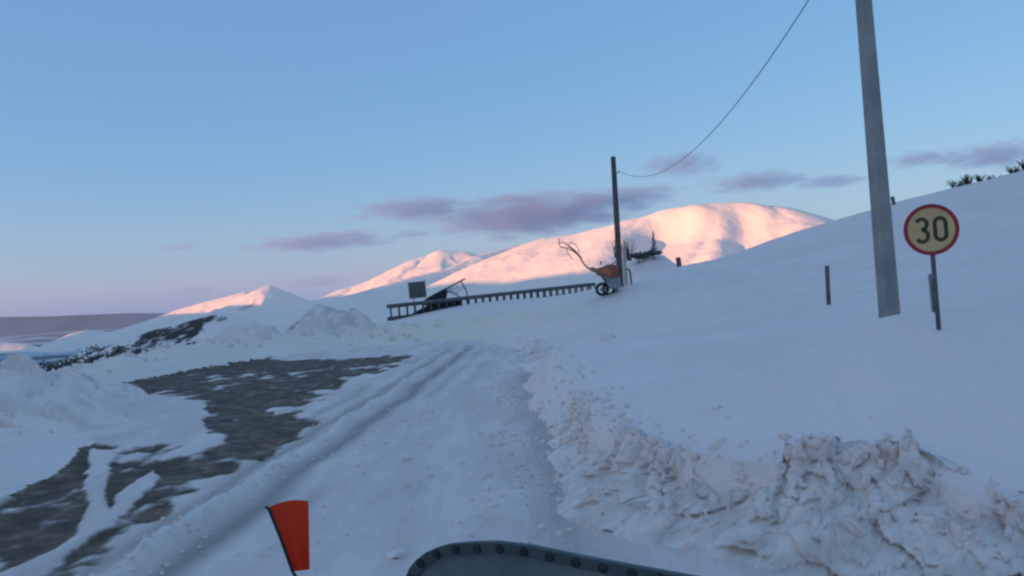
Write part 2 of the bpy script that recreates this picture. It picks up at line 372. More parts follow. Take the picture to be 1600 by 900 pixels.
def terrain(X, Y, sd=None):
    sd = poly_sd(CLEAR, X, Y) if sd is None else sd
    zf = field(X, Y); sd0 = sd; sd = sd + .45 * fbm(X / 1.3, Y / 1.3, oct=4, seed=48) * smooth(9.5, 13, Y)
    near_r = smooth(-2.5, 0.0, X) * (1 - smooth(34, 42, Y))          # the steep ploughed side
    wd = .16 + .75 * smooth(10, 18, Y) * near_r + (1 - near_r) * 2.6
    lump = fbm(X / 1.3, Y / 1.3, oct=5, seed=50)
    rough_left = (1 - smooth(-9.5, -7.5, X)) * (1 - smooth(5, 9, np.abs(sd)))
    zf = zf + .10 * smooth(.5, 3, sd) * fbm((X + .5 * Y) / 6.0, (Y - .4 * X) / 2.4, oct=4, seed=49) + .05 * fbm(X / 3.5, Y / 2.2, oct=4, seed=51) * (1 + smooth(20, 50, Y)) + rough_left * .34 * lump + smooth(33, 40, Y) * smooth(-15, -9, X) * np.exp(-((sd - .9) / 1.5)**2) * (.10 + .42 * fbm(X / 1.1, Y / .9, oct=4, seed=59))
    zf = zf + .012 * fbm(X / .5, Y / .3, oct=3, seed=52)
    zf = zf + .030 * smooth(.3, 1.5, sd) * smooth(-.15, .5, fbm(X / 5, Y / 5, oct=2, seed=44)) * fbm((X + .5 * Y) / 1.7, (Y - .4 * X) / .55, oct=3, seed=45, ridged=True)
    for (dx_, dy_, rr_, hh_) in DRIFTS: zf = zf + hh_ * np.exp(-(((X - dx_) / rr_)**2 + ((Y - dy_) / (rr_ * .8))**2))
    # knoll behind the ridge to the right of the far pole
    zc = .03 * fbm(X / 2.5, Y / 2.5, oct=4, seed=53)
    # windrow lines and wheel ruts along the road
    def line(p, q): t = np.clip((Y - p[1]) / (q[1] - p[1]), -1, 1.2); return X - (p[0] + t * (q[0] - p[0]))
    wob = .12 * fbm(Y / 2.2, Y * 0 + 3, oct=3, seed=54)
    f1a, f1b = flat(185, 900), flat(690, 565)
    d1 = line((f1a.x, f1a.y), (f1b.x, f1b.y)) + wob
    rough1 = .6 + .7 * (fbm(X / .35, Y / .6, oct=3, seed=55) + .2)
    w1 = np.exp(-(d1 / .105)**2) * (1 - smooth(26, 34, Y))
    zc = zc + .17 * w1 * rough1
    rut = np.exp(-((d1 - .42) / .22)**2) + (.45 * np.exp(-((d1 - 1.05 - .15 * wob * 8) / .15)**2) + .4 * np.exp(-((d1 - 1.9 + wob * 2) / .2)**2)) * smooth(-.35, .45, fbm(X / 2, Y / 3.2, oct=3, seed=91)) + .75 * np.exp(-((d1 + .42) / .2)**2) + .45 * np.exp(-((d1 + 1.05 + wob) / .18)**2) * smooth(-.3, .4, fbm(X / 2, Y / 3, oct=3, seed=92))
    zc = zc - .038 * rut * (1 - smooth(30, 40, Y))
    d2 = X + .15 + .25 * fbm(Y / 4, Y * 0, oct=2, seed=56)
    rut2 = np.exp(-((d2 - .55) / .35)**2)
    w2 = np.exp(-(d2 / .22)**2) * (.5 + .8 * vnoise(Y / 1.3, Y * 0 + 1, seed=57))
    zc = zc + .05 * w2 - .03 * rut2
    zc = zc + .022 * fbm(X / .45, Y / 1.1, oct=4, seed=62) + .03 * smooth(.15, .6, fbm(X / .9, Y / 2.2, oct=4, seed=63))
    onroad = smooth(-6.0, -4.4, X)
    grav_r = (1 - onroad) * .05 * fbm(X / .8, Y / .8, oct=5, seed=58)
    zc = np.where(onroad > 0, zc * onroad, 0) + grav_r
    k = smooth(-wd, wd * .25, sd)
    Z = zc * (1 - k) + zf * k
    return Z, dict(k=k, d1=d1, w1=w1, rut=rut, w2=w2, rut2=rut2)
GZ, ft = terrain(GX, GY, SD)
# gravel that the plough has bared on the lay-by
def fp(pts): return [tuple(flat(*p))[:2] for p in pts]
G1 = fp([(175, 602), (300, 577), (420, 563), (560, 556), (645, 553), (600, 577), (525, 592), (505, 612), (470, 640), (455, 665), (400, 702), (335, 705), (318, 660), (330, 640), (290, 618), (220, 614)])
G2 = fp([(-60, 725), (60, 706), (135, 700), (200, 695), (270, 690), (330, 688), (410, 690), (345, 770), (290, 790), (230, 830), (180, 870), (150, 905), (-60, 960)])
S1 = fp([(138, 704), (172, 704), (164, 760), (170, 822), (118, 850), (60, 905), (-10, 905), (118, 835), (136, 790)])
S2 = fp([(238, 730), (252, 742), (205, 790), (174, 812), (184, 770)])
S3 = fp([(100, 690), (150, 645), (240, 618), (320, 630), (315, 690), (240, 692)])
gravel = np.maximum(1.30 * (1 - smooth(-1.4, 1.2, poly_sd(G1, GX, GY))), 1.25 * (1 - smooth(-1.0, 1.0, poly_sd(G2, GX, GY))))
for P_, wd_ in ((S1, .10), (S2, .06), (S3, .3)): gravel = gravel * smooth(-wd_, wd_, poly_sd(P_, GX, GY))
gravel = gravel - .9 * (1 - smooth(0, .45, gravel)) - .8 * smooth(-.6, .3, SD)
gm = gravel + 1.0 * fbm(GX / 1.5, GY / 2.6, oct=5, seed=81) + 1.0 * fbm(GX / .45, GY / .9, oct=4, seed=82)
gravel = smooth(.20, 1.0, gm) * (gravel > -.6)
GZ = GZ - .055 * gravel + .03 * gravel * fbm(GX / .3, GY / .3, oct=3, seed=83)
wear = np.clip(ft['rut'] * 1.0 * (1 - smooth(36, 44, GY)) + ft['rut2'] * .45 + .30 * smooth(-1.3, -.1, SD) * (GX > 0) * (GY < 44), 0, 1)
clean = np.clip(ft['w1'] * .9 + ft['w2'] * .5, 0, 1)
dirt = smooth(38, 44, GY) * (1 - smooth(52, 60, GY)) * smooth(-14, -8, GX) * (1 - smooth(6, 9, GX)) * (1 - smooth(0, 6, SD))
dirt = np.clip(dirt + .55 * (1 - smooth(-11, -8, GX)) * (1 - smooth(0, 5, SD)) * (GY > 3), 0, 1)
# hill bump carrying the bushes behind the far pole
V = np.stack([GX, GY, GZ], -1).reshape(-1, 3); F = grid_faces(len(gy), len(gx))
attrs = {'gravel': gravel.ravel(), 'wear': wear.ravel(), 'clean': clean.ravel(), 'dirt': dirt.ravel()}
fc = V[F].mean(1); fk = ft['k'].ravel()[F].mean(1)
m_clear = fk < .12; m_lay = m_clear & (fc[:, 0] < -5.0 + .0 * fc[:, 1]); m_rd = m_clear & ~m_lay
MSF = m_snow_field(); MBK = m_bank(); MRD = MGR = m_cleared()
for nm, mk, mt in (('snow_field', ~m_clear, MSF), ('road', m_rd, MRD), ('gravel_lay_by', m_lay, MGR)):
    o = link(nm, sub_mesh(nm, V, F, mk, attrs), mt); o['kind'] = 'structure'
def ground_z(x, y): return float(terrain(np.array([float(x)]), np.array([float(y)]))[0][0])

# knoll behind the ridge, right of the far pole
def knoll():
    pts = [at(p[0], p[1], 86) for p in ((960, 452), (985, 408), (1010, 397), (1036, 399), (1062, 416), (1100, 424), (1150, 420))]
    xs = np.linspace(pts[0].x - 2, pts[-1].x + 6, 90); ys = np.linspace(74, 100, 50); X, Y = np.meshgrid(xs, ys)
    top = np.interp(X, [p.x for p in pts], [p.z for p in pts])
    Z = -2 + (top + 2) * np.exp(-((Y - 86) / 7)**2) + .15 * fbm(X / 2, Y / 2, oct=4, seed=71)
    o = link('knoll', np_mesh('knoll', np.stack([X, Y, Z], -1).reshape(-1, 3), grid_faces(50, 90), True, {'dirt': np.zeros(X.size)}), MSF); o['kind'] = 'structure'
knoll()

# ------------------------------------------------------------------ the ploughed bank on the right
def bank():
    P = np.array([tuple(p) for p in crest3]); P = np.vstack([[-.7, 45.8, .35], [.35, 43, .5], P])
    L = np.concatenate([[0], np.cumsum(np.hypot(*np.diff(P[:, :2], axis=0).T))])
    s = []; cur = 0.0
    while cur < L[-1]:
        y = np.interp(cur, L, P[:, 1]); s.append(cur); cur += .016 + .0035 * max(0, y - 9)
    s = np.array(s); px, py, pz = [np.interp(s, L, P[:, i]) for i in range(3)]
    def sm(a, k):
        kern = np.hanning(k + 2)[1:-1]; kern /= kern.sum(); return np.convolve(np.pad(a, k // 2, mode='edge'), kern, 'valid')[:len(a)]
    px, py = sm(px, 31), sm(py, 31); pz = sm(pz, 7) + .10 * smooth(11, 16, py)
    px = px + .22 * fbm(s / 1.1, s * 0 + 2, oct=3, seed=47) * smooth(10, 14, py)
    tx, ty = np.gradient(px), np.gradient(py); l = np.hypot(tx, ty); tx, ty = sm(tx / l, 41), sm(ty / l, 41); l = np.hypot(tx, ty); tx /= l; ty /= l
    nxr, nyr = ty, -tx                # to the right of travel = road side (travel runs towards the camera)
    fieldz = terrain(px - nxr * .5, py - nyr * .5)[0]
    nv = 76; v = np.linspace(0, 1, nv)
    Sg, Vg = np.meshgrid(s, v, indexing='ij'); col = lambda a: np.repeat(a[:, None], nv, 1)
    near = col(smooth(13, 8.5, py) if False else 1 - smooth(8.5, 14, py))
    base_w = .62 + .55 * near; back_w = .35 + .25 * (1 - near)
    up = np.clip(Vg / .7, 0, 1); bk = np.clip((Vg - .7) / .3, 0, 1)
    off = base_w * (1 - up)**1.9 - back_w * bk
    H = col(pz); FZ = col(fieldz)
    z = np.where(Vg < .7, -.12 + (H + .12) * up**.85, H + (np.minimum(FZ - .07, H) - H) * bk**1.5)
    X = col(px) + col(nxr) * off; Y = col(py) + col(nyr) * off
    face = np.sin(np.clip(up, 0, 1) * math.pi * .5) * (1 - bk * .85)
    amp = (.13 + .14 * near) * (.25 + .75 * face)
    d, cv = cells(X / .42 + .25 * vnoise(X * 3, Y * 3, z * 3, 5), Y / .42, z / .85, 60)
    d2, cv2 = cells(X / .13, Y / .13, z / .24, 64)
    d3, cv3 = cells(X / .06, Y / .06, z / .07, 68)
    n = (cv - .5) * 1.5 - (d - .45) * .5 + .45 * fbm(X / .5, Y / .5, z / .9, oct=3, seed=61) + (cv2 - .5) * .50 - (d2 - .45) * .2 + (cv3 - .5) * .10
    n = n * amp
    # displace outward on the face, upward on the crest
    topw = smooth(.5, .72, Vg) * (1 - smooth(.78, 1, Vg))
    X = X + col(nxr) * n * (1 - topw * .7); Y = Y + col(nyr) * n * (1 - topw * .7)
    z = z + topw * n * 1.0 * (1 - smooth(.9, 1, Vg))
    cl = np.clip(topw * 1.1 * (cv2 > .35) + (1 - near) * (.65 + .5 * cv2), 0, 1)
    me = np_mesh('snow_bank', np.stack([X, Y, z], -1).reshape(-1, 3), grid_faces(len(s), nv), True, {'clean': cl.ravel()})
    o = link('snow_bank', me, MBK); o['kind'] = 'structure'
    return np.stack([X, Y, z], -1), np.stack([col(nxr), col(nyr), 0 * X], -1), Vg
BKP, BKN, BKV = bank()

def clod_mesh(name, r, seed, squash=.7, res=2):
    b = bmesh.new(); bmesh.ops.create_icosphere(b, subdivisions=res, radius=1)
    co = np.array([v.co[:] for v in b.verts])
    d, cv = cells(co[:, 0] * 1.1 + 5, co[:, 1] * 1.1, co[:, 2] * 1.1, seed)
    k = .80 + .45 * (cv - .5) - .25 * (d - .4) + .18 * fbm(co[:, 0] * 2, co[:, 1] * 2, co[:, 2] * 2, oct=3, seed=seed)
    for v, kk in zip(b.verts, k): v.co = v.co * float(kk); v.co.z *= squash
    bmesh.ops.scale(b, vec=(r, r, r), verts=b.verts)
    me = bpy.data.meshes.new(name); b.to_mesh(me); b.free()
    me.attributes.new('clean', 'FLOAT', 'POINT').data.foreach_set('value', np.full(len(me.vertices), .8, np.float32))
    me.materials.append(MBK); return me
def clods_stuff():
    """crumbs of snow thrown along the banks and over the road: one mass"""
    Vs, Fs, n0 = [], [], 0
    protos = []
    for k in range(5):
        b = bmesh.new()
        for _ in range(11): b.verts.new(Vector(RNG.uniform(-1, 1, 3)).normalized() * RNG.uniform(.7, 1.1))
        r_ = bmesh.ops.convex_hull(b, input=b.verts[:]); bmesh.ops.delete(b, geom=[g for g in r_['geom_interior'] if isinstance(g, bmesh.types.BMVert)], context='VERTS')
        bmesh.ops.triangulate(b, faces=b.faces[:]); me = bpy.data.meshes.new('t'); b.to_mesh(me); b.free()
        protos.append((np.array([v.co[:] for v in me.vertices]), np.array([p.vertices[:] for p in me.polygons]))); bpy.data.meshes.remove(me)
    spots = []
    Pc = np.array(crest_path); Lc = np.concatenate([[0], np.cumsum(np.hypot(*np.diff(Pc, axis=0).T))])
    for _ in range(900):
        s_ = RNG.uniform(0, Lc[-1] - 1) if RNG.random() < .55 else RNG.uniform(25, Lc[-1] - 1); x, y = np.interp(s_, Lc, Pc[:, 0]), np.interp(s_, Lc, Pc[:, 1])
        x += RNG.normal(0, .35) - .25; y += RNG.normal(0, .3); spots.append((x, y, .02 + .055 * RNG.random()**2.5))
    fa, fb = flat(185, 900), flat(690, 565)
    for _ in range(350):
        t = RNG.random()**1.6; spots.append((fa.x + (fb.x - fa.x) * t + RNG.normal(0, .22), fa.y + (fb.y - fa.y) * t, .012 + .04 * RNG.random()**2.5))
    for _ in range(420): spots.append((RNG.uniform(-3.2, .7), RNG.uniform(6.5, 26), .012 + .05 * RNG.random()**3))
    for _ in range(260): y_ = RNG.uniform(7, 30); spots.append((-.15 + RNG.normal(0, .25), y_, .015 + .06 * RNG.random()**2.5))
    lp = [(-8.6, 9), (-9.4, 14.5), (-11.0, 18), (-14.0, 24), (-15.2, 29), (-14.6, 35), (-12.5, 40), (-8, 44.2), (-4, 45.8)]
    for _ in range(700):
        t = RNG.random() * (len(lp) - 1.001); k = int(t); a, b = lp[k], lp[k + 1]; f = t - k
        spots.append((a[0] + (b[0] - a[0]) * f - .6 + RNG.normal(0, .9), a[1] + (b[1] - a[1]) * f + RNG.normal(0, .8), .03 + .16 * RNG.random()**2.5))
    xs = np.array([q[0] for q in spots]); ys = np.array([q[1] for q in spots]); zs = terrain(xs, ys)[0]
    for (x, y, r), z in zip(spots, zs):
        v, f = protos[RNG.integers(5)]; a = RNG.uniform(0, 6.28); c, s_ = math.cos(a), math.sin(a)
        v = v * r; v = np.stack([v[:, 0] * c - v[:, 1] * s_, v[:, 0] * s_ + v[:, 1] * c, v[:, 2]], -1) + (x, y, z + r * .25)
        Vs.append(v); Fs.append(f + n0); n0 += len(v)
    n_s, n_v = BKV.shape
    for _ in range(650):
        a_ = RNG.integers(n_s); b_ = int(min(n_v - 8, max(4, RNG.normal(.52, .22) * n_v)))
        p = BKP[a_, b_]; near_ = p[1] < 14; r = (.012 + .07 * RNG.random()**4) if near_ else (.03 + .10 * RNG.random()**2)
        v, f = protos[RNG.integers(5)]; a = RNG.uniform(0, 6.28); c, s_ = math.cos(a), math.sin(a); sc = RNG.uniform(.6, 1.25, 3) * r
        v = v * sc; v = np.stack([v[:, 0] * c - v[:, 1] * s_, v[:, 0] * s_ + v[:, 1] * c, v[:, 2]], -1) + p + BKN[a_, b_] * r * .2
        Vs.append(v); Fs.append(f + n0); n0 += len(v)
    near_i = np.where(BKP[:, 40, 1] < 10.2)[0]
    for q_ in range(230):                                            # broken slabs standing in the near bank
        a_ = near_i[RNG.integers(len(near_i))]; crest_ = q_ % 5 < 2; b_ = int((RNG.uniform(.62, .74) if crest_ else RNG.uniform(.2, .68)) * n_v); p = BKP[a_, b_]
        r = RNG.uniform(.035, .10) if crest_ else .03 + .10 * RNG.random()**1.8; v, f = protos[RNG.integers(5)]; v = v * (r * RNG.uniform(.5, 1.0), r * RNG.uniform(.5, 1.0), r * RNG.uniform(.9, 1.7))
        a = RNG.uniform(0, 6.28); c, s_ = math.cos(a), math.sin(a); t_ = RNG.normal(0, .35); v = np.stack([v[:, 0] + v[:, 2] * t_, v[:, 1], v[:, 2]], -1)
        v = np.stack([v[:, 0] * c - v[:, 1] * s_, v[:, 0] * s_ + v[:, 1] * c, v[:, 2]], -1) + p; Vs.append(v); Fs.append(f + n0); n0 += len(v)
    far_ = np.where(BKP[:, 40, 1] > 12)[0]
    for _ in range(1100):
        a_ = far_[RNG.integers(len(far_))]; b_ = int(min(n_v - 6, max(8, RNG.normal(.6, .25) * n_v))); p = BKP[a_, b_]; r = .03 + .13 * RNG.random()**2.2
        v, f = protos[RNG.integers(5)]; v = v * (RNG.uniform(.6, 1.3, 3) * r) + p
        Vs.append(v); Fs.append(f + n0); n0 += len(v)
    me = np_mesh('snow_crumbs', np.vstack(Vs), np.vstack(Fs), False, {'clean': np.full(n0, .6)})
    tag(link('snow_crumbs', me, MBK), 'loose crumbs of snow along the ploughed bank and road', 'snow', kind='stuff')
clods_stuff()
def clod(px, py, Y, r, seed, label, squash=.75):
    p = at(px, py, Y); o = link('snow_clod', clod_mesh('snow_clod', r, seed, squash, 3), None)
    o.location = (p.x, p.y, ground_z(p.x, p.y) + r * squash * .35); o.rotation_euler = (0, 0, seed * 1.3)
    for q in o.data.polygons: q.use_smooth = True
    return tag(o, label, 'snow clod', 'single snow clods')
clod(950, 526, 24, .24, 3, 'white clod of snow lying alone on the smooth right slope, nearest the far pole')
clod(618, 850, 8.4, .13, 5, 'flat white snow clod on the road between the orange flag and the plough', .5)
clod(1120, 640, 10.4, .07, 9, 'faint small lump of snow on the smooth slope above the bank gap', .5)
clod(897, 551, 27, .11, 11, 'small snow clod beside the narrow far stretch of the ploughed bank')

def heap(name, px, pybase, Y, wx, wy, h, seed, label, dirty=0):
    p = at(px, pybase, Y); z0 = ground_z(p.x, p.y)
    n = 70; xs = np.linspace(-1.25, 1.25, n); X, Yg = np.meshgrid(xs, xs)
    r = np.sqrt(X**2 + Yg**2); r = r * (1 + .18 * fbm(X * 1.5, Yg * 1.5, oct=3, seed=seed))
    Z = np.clip(1 - r, -.25, 1); Z = np.where(Z > 0, Z**.75, Z)
    d, cv = cells(X * 3.2, Yg * 3.2, Z * 0 + .5, seed)
    Z = Z + .36 * (cv - .5) * smooth(-.05, .3, Z) - .12 * (d - .4) * smooth(-.05, .3, Z) + .12 * fbm(X * 3, Yg * 3, oct=4, seed=seed + 1) * smooth(-.1, .3, Z)
    gz = terrain((p.x + X * wx).ravel(), (p.y + Yg * wy).ravel())[0].reshape(n, n)
    V = np.stack([X * wx, Yg * wy, gz - z0 + Z * h], -1).reshape(-1, 3)
    o = link(name, np_mesh(name, V, grid_faces(n, n), True, {'clean': np.full(n * n, .35 - dirty)}), MBK)
    o.location = (p.x, p.y, z0); return tag(o, label, 'snow heap', 'heaps of cleared snow')
heap('snow_heap', 503, 525, 46.5, 2.7, 1.9, 1.45, 4, 'tall snow heap with dark holes left of the lattice railing', .1)
heap('snow_heap', 375, 552, 42, 1.9, 1.4, .75, 8, 'low lumpy snow heap left of the tall one, beyond the bared gravel')
heap('snow_heap', 40, 665, 20, 2.3, 1.8, 1.0, 14, 'rough snow heap at the left edge beside the gravel', .05)
heap('snow_heap', 115, 628, 25, 2.0, 1.5, .75, 17, 'small soft snow heap behind the snow patch on the gravel', .1)

# ------------------------------------------------------------------ poles, wire, sign, posts
M_CONC = m_plain('weathered_concrete', (.25, .24, .225), (.34, .32, .295), 2.2, .85, bump=.3)
M_WOOD = m_plain('old_wood', (.085, .075, .062), (.14, .12, .095), 5, .85, bump=.3)
M_STEEL = m_plain('dark_steel', (.09, .09, .095), (.15, .145, .145), 6, .5, .4)
M_GREYST = m_plain('galvanised_steel', (.22, .24, .26), (.32, .33, .35), 6, .5, .4)
M_BLACK = m_plain('black_rubber', (.012, .014, .018), (.025, .028, .032), 12, .6)
M_RED = m_plain('red_paint', (.33, .022, .035), (.40, .03, .045), 9, .45)
M_YEL = m_plain('yellow_sheeting', (.60, .38, .17), (.68, .45, .21), 5, .5)
M_DIGIT = m_plain('black_print', (.045, .045, .02), (.07, .065, .03), 9, .5)
M_WHITE = m_plain('pale_paint', (.50, .45, .40), (.62, .56, .50), 5, .6)
M_ORANGE = m_plain('orange_paint', (.20, .08, .06), (.55, .17, .08), 2.5, .55)
M_HOSE = m_plain('faded_hose', (.30, .21, .14), (.40, .28, .19), 6, .7)
M_CABLE = m_plain('cable', (.05, .055, .06), (.07, .07, .075), 6, .6)

nb = at(1391, 508, 12); nb.z = ground_z(nb.x, nb.y) - .0
ptop_dir = (at(1349, 0, 12) - at(1391, 508, 12)).normalized()
NL = 7.75
root = tag(empty('utility_pole', nb), 'tall grey concrete utility pole on the snow slope left of the 30 sign', 'utility pole', 'poles of the overhead line')
def tapered(p0, p1, w0, d0, w1, d1, yaw, bevel=.2):
    p0, p1 = Vector(p0), Vector(p1); m = MB(); rings = []
    for p, w_, d_ in ((p0, w0, d0), (p0.lerp(p1, .5), (w0 + w1) / 2, (d0 + d1) / 2), (p1, w1, d1)):
        pr = []
        for x, y in ((-1, -1 + bevel), (-1 + bevel, -1), (1 - bevel, -1), (1, -1 + bevel), (1, 1 - bevel), (1 - bevel, 1), (-1 + bevel, 1), (-1, 1 - bevel)):
            x, y = x * w_ / 2, y * d_ / 2
            pr.append(m.bm.verts.new(p + Vector((x * math.cos(yaw) - y * math.sin(yaw), x * math.sin(yaw) + y * math.cos(yaw), 0))))
        rings.append(pr)
    for a, b in zip(rings[:-1], rings[1:]):
        for k in range(8): m.bm.faces.new((a[k], a[(k+1) % 8], b[(k+1) % 8], b[k]))
    m.bm.faces.new(rings[0][::-1]); m.bm.faces.new(rings[-1]); return m
top = ptop_dir * NL
tapered(-ptop_dir * .8, top, .215, .215, .115, .115, R(16), .10).build('shaft', M_CONC, root)
armc = top - ptop_dir * .35
arm_dir = Vector((1, .1, 0)).normalized()
MB().box((0, 0, 0), (3.3, .09, .11), Matrix.Rotation(math.atan2(arm_dir.y, arm_dir.x), 4, 'Z')).build('crossarm', M_GREYST, root).location = armc - Vector((0, .14, 0))
ins_off = armc + arm_dir * .80 + Vector((0, -.14, .06))
for k in (-1.5, 0, 1.5):
    c = armc + arm_dir * k + Vector((0, -.14, .05)); MB().tube([c, c + Vector((0, 0, .05)), c + Vector((0, 0, .1)), c + Vector((0, 0, .16))], [.02, .05, .035, .045], 10).build('insulator', M_WHITE, root, True)
near_end = nb + armc + arm_dir * 1.5 + Vector((0, -.14, .21))

fbp = at(970, 453, 45); fbp.z = ground_z(fbp.x, fbp.y)
ftop = at(958, 245, 45)
root = tag(empty('utility_pole', fbp), 'thin dark wooden utility pole far off beside the orange machine', 'utility pole', 'poles of the overhead line')
tp = ftop - fbp
MB().tube([-tp.normalized() * .6, tp * .5, tp], [.165, .145, .125], 12).build('shaft', M_WOOD, root, True)
c = at(963, 270, 45) - fbp
MB().tube([c + Vector((-.05, -.02, 0)), c + Vector((.12, -.02, 0)), c + Vector((.14, -.02, .1))], .03, 8).build('insulator', M_GREYST, root)
far_end = fbp + c + Vector((.14, -.02, .1))

def wire(p0, p1, sag):
    pts = []
    for i in range(61):
        t = i / 60; p = p0.lerp(p1, t); p.z -= 4 * sag * t * (1 - t); pts.append(p)
    return pts
# the cable that sags from the far pole to the near one
wp = wire(far_end, near_end, 2.2)
tag(MB().tube(wp, .011, 6).build('overhead_cable', M_CABLE, None, True), 'single black overhead cable sagging between the two utility poles', 'cable')

# speed limit sign
sb = at(1467, 517, 10); sb.z = ground_z(sb.x, sb.y); st = at(1454, 359, 10)
root = tag(empty('speed_limit_sign', sb), 'round red-rimmed yellow speed limit sign reading 30 on a dark post', 'road sign')
axis = (st - sb); up = axis.normalized()
MB().tube([-up * .8, axis + up * .22], .026, 10).build('post', M_STEEL, root, True)
a2 = at(1463.5, 488, 10) - sb; b2 = at(1457.5, 428, 10) - sb
MB().tube([a2 + Vector((-.012, .05, 0)), b2 + Vector((-.012, .05, 0))], .02, 8).build('stay', M_GREYST, root, True)
# face frame: faces the camera, tilted with the post
fn = Vector((-.30, -1, 0)).normalized(); fr = Vector((-fn.y, fn.x, 0)); fr = (fr - up * fr.dot(up)).normalized(); fu = up; fn = fr.cross(fu).normalized()
if fn.y > 0: fn = -fn
RS = .288
def disc(r0, r1, z0, z1, seg_=56):
    m = MB(); c0 = axis + fn * .04
    def ring(r, z): return [m.bm.verts.new(c0 + fn * z + (fr * math.cos(q) + fu * math.sin(q)) * r) for q in [2 * math.pi * k / seg_ for k in range(seg_)]]
    if r0 <= 0:
        a = ring(r1, z1); b = ring(r1, z0); m.bm.faces.new(a); m.bm.faces.new(b[::-1])
        for k in range(seg_): m.bm.faces.new((a[k], a[(k+1) % seg_], b[(k+1) % seg_], b[k]))
    else:
        rs = [ring(r0, z0), ring(r0, z1), ring(r1, z1), ring(r1, z0)]
        for i in range(4):
            A_, B_ = rs[i], rs[(i + 1) % 4]
            for k in range(seg_): m.bm.faces.new((A_[k], A_[(k+1) % seg_], B_[(k+1) % seg_], B_[k]))
    return m
disc(0, RS - .004, 0, .006).build('plate', M_YEL, root)
disc(RS - .042, RS, -.004, .011).build('rim', M_RED, root)
def stroke(pts, wdt, name):
    m = MB(); c0 = axis + fn * (.04 + .0085); n = len(pts); closed = (Vector(pts[0]) - Vector(pts[-1])).length < 1e-6
    if closed: pts = pts[:-1]; n -= 1
    Lr = []
    for i in range(n):
        p = Vector(pts[i]); a = Vector(pts[(i - 1) % n] if closed or i else pts[0]); b = Vector(pts[(i + 1) % n] if closed or i < n - 1 else pts[-1])
        t = (b - a).normalized(); nn = Vector((-t.y, t.x)) * wdt / 2
        Lr.append([m.bm.verts.new(c0 + fr * q.x + fu * q.y + fn * dz) for q, dz in ((p + nn, 0), (p - nn, 0), (p - nn, -.002), (p + nn, -.002))])
    for i in range(n if closed else n - 1):
        A_, B_ = Lr[i], Lr[(i + 1) % n]
        for k in range(4): m.bm.faces.new((A_[k], A_[(k+1) % 4], B_[(k+1) % 4], B_[k]))
    if not closed: m.bm.faces.new(Lr[0]); m.bm.faces.new(Lr[-1][::-1])
    return m.build(name, M_DIGIT, root)
def arc(cx, cy, rx, ry, a0, a1, n=18): return [(cx + rx * math.cos(R(a0 + (a1 - a0) * i / n)), cy + ry * math.sin(R(a0 + (a1 - a0) * i / n))) for i in range(n + 1)]
hx, hh = .056, .136
z0 = arc(.095, hh - .07, hx, .056, 0, 180) + arc(.095, -hh + .07, hx, .056, 180, 360); z0.append(z0[0])
stroke(z0, .042, 'digit')
three = arc(-.095, .068, .054, .058, 155, -80, 20) + arc(-.095, -.064, .058, .066, 80, -155, 20)
stroke(three, .042, 'digit')

def post(px, pyb, pyt, Y, wpx, label, mat=M_STEEL, dxt=-3, name='marker_post'):
    b = at(px, pyb, Y); b.z = ground_z(b.x, b.y) if Y < 66 else b.z; t = at(px + dxt, pyt, Y) - b; r = wpx / FPX * Y / 2
    m = MB(); m.tube([-t.normalized() * .4, t * .985, t], [r, r, r * .7], 8)
    return tag(m.build(name, mat, None, True), label, 'post', 'marker posts in the snow'), b
for args in ((1295, 477, 415, 22, 7, 'dark thin marker post on the slope left of the tall concrete pole'),
             (1062, 418, 402, 55, 8, 'short dark stump post on the ridge right of the far pole'),
             (1397, 321, 307, 60, 6, 'tiny dark post on the skyline right of the concrete pole')):
    o, b = post(*args); o.location = b
o, b = post(979, 452, 392, 45.6, 6, 'pale upright post directly right of the far pole', M_WHITE, -4); o.location = b
b = at(987, 450, 45.2); b.z = ground_z(b.x, b.y)
o = tag(MB().tube([Vector((0, 0, -.4)), Vector((-.02, 0, .55)), Vector((-.06, 0, .74)), Vector((-.2, 0, .82))], .045, 8).build('bent_pipe', M_STEEL, None, True), 'bent dark pipe standing in snow right of the pale post', 'pipe'); o.location = b

# ------------------------------------------------------------------ low lattice railing, board, ramp
la, lb = at(612, 503, 51), at(930, 455, 60)
ra = Vector((la.x, la.y, ground_z(la.x, la.y))); rb = Vector((lb.x, lb.y, ground_z(lb.x, lb.y)))
root = tag(empty('lattice_railing', ra), 'long low steel lattice railing with many uprights across the snow', 'railing')
dv = rb - ra
def rail_pt(t, h, off=0):          # follow the pixels of the photo's straight top line
    p = ra + dv * t; side = Vector((dv.y, -dv.x, 0)).normalized()
    return (p - ra) + Vector((0, 0, h)) - side * off
H0, H1 = .83, .62
hgt = lambda t: H0 + (H1 - H0) * t
for off in (0, .45):
    for hh_, nm in ((1, 'top_rail'), (.12, 'bottom_rail')):
        MB().tube([rail_pt(0, hgt(0) * hh_, off), rail_pt(.5, hgt(.5) * hh_, off), rail_pt(1, hgt(1) * hh_, off)], .11, 6).build(nm, M_STEEL, root)
NU = 29
for i in range(NU + 1):
    t = i / NU
    for off in (0, .45):
        MB().tube([rail_pt(t + (0 if off == 0 or i == NU else .4 / NU), -.15, off), rail_pt(t + (0 if off == 0 or i == NU else .4 / NU), hgt(t), off)], .05, 6).build('upright', M_STEEL, root)
    if i % 4 == 0: MB().tube([rail_pt(t, hgt(t), 0), rail_pt(t, hgt(t), .45)], .03, 6).build('crossbar', M_STEEL, root)
pl = MB(); pl.prism([rail_pt(.09, .03, .28), rail_pt(.33, .0, .28), rail_pt(.31, .70, .28), rail_pt(.17, .62, .28), rail_pt(.10, .26, .28)], Vector((.05, .1, 0))); pl.build('infill_panel', M_BLACK, root)
